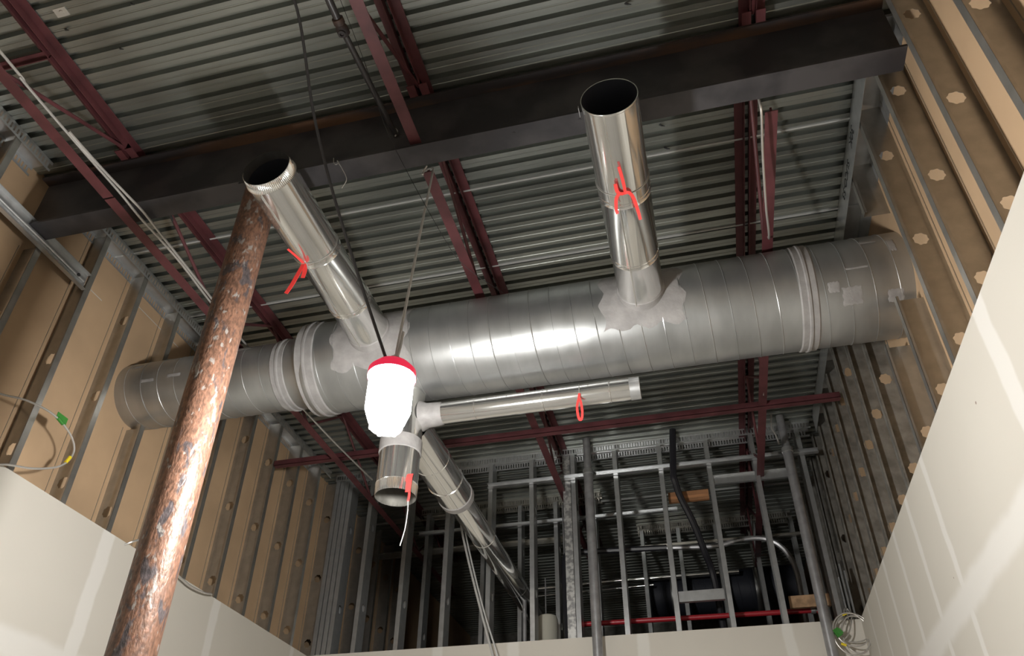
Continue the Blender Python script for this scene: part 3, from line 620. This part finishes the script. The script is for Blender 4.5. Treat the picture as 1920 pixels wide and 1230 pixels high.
ribbon(b, [(-1.528, CY-0.075, 3.80), (-1.53, CY-0.085, 3.76), (-1.532, CY-0.085, 3.68)], 0.034, (0, 1, 0)); ribbon(b, [(-1.525, CY-0.08, 3.70), (-1.522, CY-0.085, 3.65), (-1.526, CY-0.085, 3.62)], 0.014, (0, 1, 0)); ribbon(b, [(-1.54, CY-0.08, 3.795), (-1.548, CY-0.085, 3.75)], 0.016, (0, 1, 0))
b.build('ribbon', M['tape'], t)
b = MB(); b.tube(smooth([(-1.526, CY-0.085, 3.625), (-1.522, CY-0.085, 3.56), (-1.53, CY-0.08, 3.46), (-1.55, CY-0.08, 3.36)], 8), 0.003, 6); b.build('tail_string', M['rope'], t)

# ------------------------------------------------------------------ open back partition
GB = 'studs of the open back partition'
bp = None
bx_ = [-3.105, -2.70, -2.282, -1.865, -1.459, -1.055, -0.650, -0.230, 0.205, 0.612, 1.02]
for i, x in enumerate(bx_):
    lab = 'galvanized stud standing on the back drywall, %s from the bundled corner studs' % ordinal(i+1)
    if bp is None: bp = stud_mesh('partition_stud', 0, 5.44, -1, M['galv_bright'], holes=(4.1, 4.9)); place(bp, x, YB+0.02, lab, GB, rz=-PI/2, first=True)
    else: place(bp, x, YB+0.02, lab, GB, rz=-PI/2)
for i, x in enumerate((-3.49, -3.44, -3.39, -3.34)):
    place(bp, x, YB+0.02, 'stud in the tight bundle at the back corner on the column side', 'bundled corner studs', rz=-PI/2)
b = MB(); b.box(-1.866, 1.18, YB+0.012, YB+0.0135, 5.148, 5.188); b.box(-1.866, 1.18, YB-0.03, YB+0.0135, 5.148, 5.1495); b.box(-1.866, 1.18, YB-0.03, YB+0.0135, 5.1865, 5.188)
tag(b.build('header_track', M['galv_bright'], origin=(-0.35, YB, 5.17)), 'long bright metal track running level across the back partition studs', 'track')
b = MB(); b.box(-1.135, -1.06, YB+0.03, YB+0.0315, 0.0, 5.44); b.box(-1.135, -1.1335, YB+0.03, YB+0.07, 0, 5.44); b.box(-1.0615, -1.06, YB+0.03, YB+0.07, 0, 5.44)
tag(b.build('flat_stud', M['mottled'], origin=(-1.1, YB+0.05, 0)), 'wide mottled galvanized stud turned flat beside the tall pipe', 'stud')
b = MB(); b.box(0.245, 0.915, YB+0.05, YB+0.0515, 4.955, 5.045); b.box(0.245, 0.915, YB+0.02, YB+0.0515, 4.955, 4.957); b.box(0.245, 0.915, YB+0.02, YB+0.0515, 5.043, 5.045)
tag(b.build('blocking_channel', M['galv_bright'], origin=(0.58, YB+0.05, 5.0)), 'bright metal blocking channel just under the level track, near the corner', 'channel')
b = MB(); b.box(-0.185, 0.19, YB+0.05, YB+0.09, 3.915, 4.005)
tag(b.build('blocking_channel', M['galv_bright'], origin=(0.0, YB+0.07, 3.96)), 'grey metal blocking low between two partition studs above the red pipe', 'channel')
def pole(x, y, r, label):
    p = thing('steel_pipe', label, 'pipe', (x, y, 0), 'tall galvanized pipes before the partition')
    b = MB(); b.tube([(x, y, 0.001), (x, y, 5.14)], r, 20); b.tube([(x, y, 5.14), (x, y, 5.495)], r*0.82, 20); b.build('pipe', M['steel_pipe'], p)
    b = MB(); b.lathe((x, y, 5.115), (0, 0, 1), [(0, r), (0.003, r+0.007), (0.045, r+0.007), (0.05, r*0.82)], 20); b.build('coupling', M['galv_bright'], p)
pole(-0.868, 6.36, 0.042, 'tall galvanized pipe in the middle of the back drywall')
pole(0.905, 6.36, 0.042, 'tall galvanized pipe near the coiled cable in the back corner')
b = MB(); b.tube([(0.895, 6.33, 5.30), (0.885, 6.32, 5.2)], 0.004, 6)
wire('looped_wire', [(0.83, 6.30, 5.49), (0.81, 6.30, 5.36), (0.83, 6.30, 5.27), (0.845, 6.31, 5.18)], 0.008, 'cable', 'grey wire bowed beside the head of the pipe near the corner', 'wire')
for x, h, lab in ((1.10, 4.02, 'shortest of the cut metal strips standing in the back corner above the coiled cable'), (1.128, 4.13, 'tallest of the cut metal strips standing in the back corner above the coiled cable'), (1.156, 4.07, 'cut metal strip tight against the side wall in the back corner, above the coiled cable')):
    b = MB(); b.bar((x, 6.53, 0.001), (x, 6.53, h), 0.012, 0.03, (0, 1, 0)); tag(b.build('metal_strip', M['galv_bright'], origin=(x, 6.53, 0)), lab, 'strip', 'metal strips in the corner')
dg = thing('drag_rope', 'long doubled rope hanging from the rear duct in front of the back drywall', 'rope', (-2.03, 6.3, 4.7))
for pts, r in (([(-2.035, 6.30, 4.70), (-2.02, 6.2, 4.62), (-1.93, 6.2, 4.26), (-1.82, 6.2, 3.87), (-1.70, 6.2, 3.47), (-1.60, 6.25, 3.1)], 0.010), ([(-2.025, 6.31, 4.70), (-1.985, 6.21, 4.58), (-1.90, 6.21, 4.24), (-1.79, 6.21, 3.85), (-1.66, 6.21, 3.46), (-1.56, 6.25, 3.1)], 0.008)):
    b = MB(); b.tube(smooth(pts, 8), r, 8); b.build('strand', M['rope'], dg)

# ------------------------------------------------------------------ dark space behind the partition
slotted_track((-2.9, 7.45, ZD), (1, 0, 0), 2.0, (0, 1, 0), 'slotted track on the second partition deep behind the first', M['galv'])
slotted_track((-0.62, 8.4, ZD), (1, 0, 0), 1.7, (0, 1, 0), 'slotted track on the farthest partition in the dark', M['galv'])
GD = 'studs of the second partition behind'
for i, x in enumerate((-2.84, -2.62, -2.2, -1.80, -1.41, -1.0)):
    o = bp.copy(); COL.objects.link(o); o.location = (x, 7.45, 0); o.rotation_euler = (0, 0, -PI/2)
    tag(o, 'dim stud of the second partition in the dark, %s out from the column side' % ordinal(i+1), 'stud', GD)
for i, x in enumerate((-0.59, -0.18, 0.23, 0.64, 1.05)):
    o = bp.copy(); COL.objects.link(o); o.location = (x, 8.4, 0); o.rotation_euler = (0, 0, -PI/2)
    tag(o, 'dim stud of the farthest partition in the dark, %s from its free end' % ordinal(i+1), 'stud', 'studs of the farthest partition')
def rail(x0, x1, y, z, h, label, m='galv'):
    b = MB(); b.box(x0, x1, y, y+0.003, z-h/2, z+h/2); b.box(x0, x1, y-0.03, y+0.003, z-h/2, z-h/2+0.003); b.box(x0, x1, y-0.03, y+0.003, z+h/2-0.003, z+h/2)
    return tag(b.build('level_track', M[m], origin=((x0+x1)/2, y, z)), label, 'track')
rail(-2.9, -0.12, 7.42, 5.18, 0.04, 'thin level track crossing the second partition', 'galv_bright')
rail(-3.66, -1.32, 7.9, 5.175, 0.07, 'pale level panel strip behind the second partition')
rail(-3.3, -2.1, 7.6, 5.45, 0.045, 'short level track high behind the rear duct')
rail(-0.6, 1.2, 8.37, 5.20, 0.035, 'thin level track crossing the farthest partition')
b = MB(); b.tube([(-2.02, 8.6, 4.905), (-1.0, 8.6, 4.93), (0.44, 8.6, 4.925)], 0.030, 14)
tag(b.build('conduit', M['shiny'], origin=(-0.8, 8.6, 4.9)), 'bright straight conduit gleaming level in the dark behind', 'conduit')
b = MB(); b.tube([(-2.02, 8.55, 4.80), (-0.5, 8.55, 4.83)], 0.012, 10)
tag(b.build('conduit', M['shiny'], origin=(-1.2, 8.55, 4.8)), 'thinner conduit just below the gleaming one', 'conduit')
hv = thing('dark_duct', 'big dark horizontal duct far behind, above the red pipe', 'duct', (0.2, 9.0, 4.85))
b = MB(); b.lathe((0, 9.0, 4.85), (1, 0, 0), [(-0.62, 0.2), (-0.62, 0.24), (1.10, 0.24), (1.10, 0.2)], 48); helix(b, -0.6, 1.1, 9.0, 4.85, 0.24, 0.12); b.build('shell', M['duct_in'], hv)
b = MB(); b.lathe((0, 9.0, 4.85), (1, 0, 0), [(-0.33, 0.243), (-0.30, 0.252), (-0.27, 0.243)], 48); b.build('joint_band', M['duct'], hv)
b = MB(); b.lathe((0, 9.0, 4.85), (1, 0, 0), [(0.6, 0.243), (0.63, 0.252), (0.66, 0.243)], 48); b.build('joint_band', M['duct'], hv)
for xx in (-0.3, 0.63):
    b = MB(); b.box(xx-0.012, xx+0.012, 8.752, 8.755, 4.85, 5.5); b.build('hanger_strap', M['galv_dark'], hv)
rp = thing('red_pipe', 'red sprinkler pipe low behind the open partition', 'pipe', (-0.1, 6.8, 3.86))
b = MB(); b.tube([(-1.13, 6.8, 3.875), (0.88, 6.8, 3.855)], 0.022, 14); b.tube(smooth([(0.93, 6.8, 3.85), (0.945, 6.8, 3.82), (0.945, 6.8, 3.72)], 6), 0.022, 14); b.build('pipe', M['redpipe'], rp)
b = MB(); b.lathe((0.87, 6.8, 3.855), (1, 0, 0), [(0, 0.022), (0.002, 0.03), (0.035, 0.03), (0.04, 0.02), (0.06, 0.02)], 14); b.lathe((-1.13, 6.8, 3.875), (1, 0, 0), [(-0.02, 0.028), (0.03, 0.028), (0.032, 0.022)], 14, True); b.build('fitting', M['galv_bright'], rp)
tk = thing('water_tank', 'cream cylindrical tank standing behind the back drywall', 'tank', (-1.405, 7.0, 3.5))
b = MB(); b.lathe((-1.405, 7.0, 0), (0, 0, 1), [(3.2, 0.095), (4.0, 0.095), (4.03, 0.085), (4.045, 0.05), (4.05, 0.0)], 40); b.build('shell', M['tank'], tk)
b = MB(); b.tube([(-1.42, 7.0, 4.04), (-1.42, 7.0, 4.4)], 0.006, 8); b.build('outlet_pipe', M['steel_pipe'], tk)
b = MB(); b.box(-1.5, -1.3, 6.9, 7.1, 3.1, 3.2); b.build('stand', M['galv_dark'], tk)
b = MB(); b.tube(smooth([(-1.60, 6.9, 3.3), (-1.60, 6.9, 4.1), (-1.60, 6.9, 4.16)], 4), [0.02]*8+[0.012], 12)
tag(b.build('pipe_stub', M['steel_pipe'], origin=(-1.6, 6.9, 3.3)), 'short capped grey pipe beside the cream tank', 'pipe')
wire('flexible_conduit', [(-1.12, 7.2, 4.70), (-0.83, 7.2, 4.70), (-0.31, 7.2, 4.685), (0.18, 7.2, 4.66), (0.40, 7.2, 4.695), (0.60, 7.2, 4.70), (0.74, 7.2, 4.64), (0.83, 7.2, 4.52), (0.87, 7.2, 4.36), (0.87, 7.2, 4.12), (0.86, 7.2, 3.6)], 0.024, 'steel_pipe', 'grey flexible conduit curving down behind the partition toward the corner', 'conduit')
wire('insulated_pipe', [(-0.055, 6.36, 5.49), (-0.075, 6.38, 5.30), (-0.10, 6.40, 5.05), (-0.092, 6.42, 4.975), (-0.067, 6.50, 4.873), (0.018, 6.60, 4.647), (0.08, 6.74, 4.43), (0.135, 6.9, 4.2), (0.16, 6.9, 3.4)], 0.030, 'insul', 'black insulated pipe slanting down past the orange wood block', 'pipe')
wire('insulated_pipe', [(-1.18, 6.85, 3.3), (-1.20, 6.85, 3.9), (-1.205, 6.85, 4.35), (-1.20, 6.85, 4.50), (-1.17, 6.85, 4.565), (-1.10, 6.85, 4.572), (-0.9, 6.85, 4.565), (-0.25, 6.85, 4.54)], 0.028, 'insul', 'black insulated pipe with an elbow beside the wide flat stud', 'pipe')
b = MB(); b.box(-0.175, 0.19, 6.655, 6.69, 4.895, 4.992); tag(b.build('wood_block', M['wood'], origin=(0, 6.67, 4.94)), 'orange-brown wood block fixed high behind the black pipe', 'block')
b = MB(); b.box(0.70, 1.02, 6.655, 6.69, 3.84, 3.94); tag(b.build('wood_block', M['ply'], origin=(0.9, 6.67, 3.9)), 'pale board offcut low behind the corner pipe', 'block')
for i, (x, yy) in enumerate(((-1.24, 7.1), (-1.21, 7.12), (-1.17, 7.14))):
    b = MB(); b.tube([(x, yy, 3.2), (x-0.01, yy, 5.2)], 0.008, 8); tag(b.build('hanger_rod', M['steel_pipe'], origin=(x, yy, 3.2)), 'thin vertical rod in the group behind the flat stud', 'rod', 'thin rods behind the flat stud')

# screw tips coming through the deck, and a torn hanger tab
for i, (x, y, lab) in enumerate(((-2.84, 1.64, 'dark screw tip in the roof deck, nearest the red joist by the column'), (-2.63, 1.80, 'dark screw tip in the roof deck just before the big shadow'), (-2.42, 1.60, 'dark screw tip in the roof deck farthest out toward the open bay'),
        (0.02, 2.19, 'dark screw tip in the roof deck behind the plain branch duct, before the beam'), (0.125, 2.96, 'dark screw tip beside the plain branch duct, nearer the beam'), (0.14, 3.13, 'dark screw tip beside the plain branch duct, farther from the beam'))):
    b = MB(); b.tube([(x, y, ZD+0.004), (x+0.012, y-0.006, ZD-0.018), (x+0.03, y-0.002, ZD-0.022)], [0.006, 0.005, 0.002], 8)
    tag(b.build('deck_screw', M['black'], origin=(x, y, ZD)), lab, 'screw', 'screw tips through the roof deck')
b = MB(); b.box(-2.83, -2.76, 1.53, 1.575, ZD-0.004, ZD+0.001); b.lathe((-2.79, 1.552, ZD-0.004), (0, 0, -1), [(0, 0.012), (0.006, 0.010)], 10, True)
tag(b.build('hanger_tab', M['bare_tab'], origin=(-2.8, 1.55, ZD)), 'small pale metal tab screwed to the roof deck beside the red joist', 'tab')
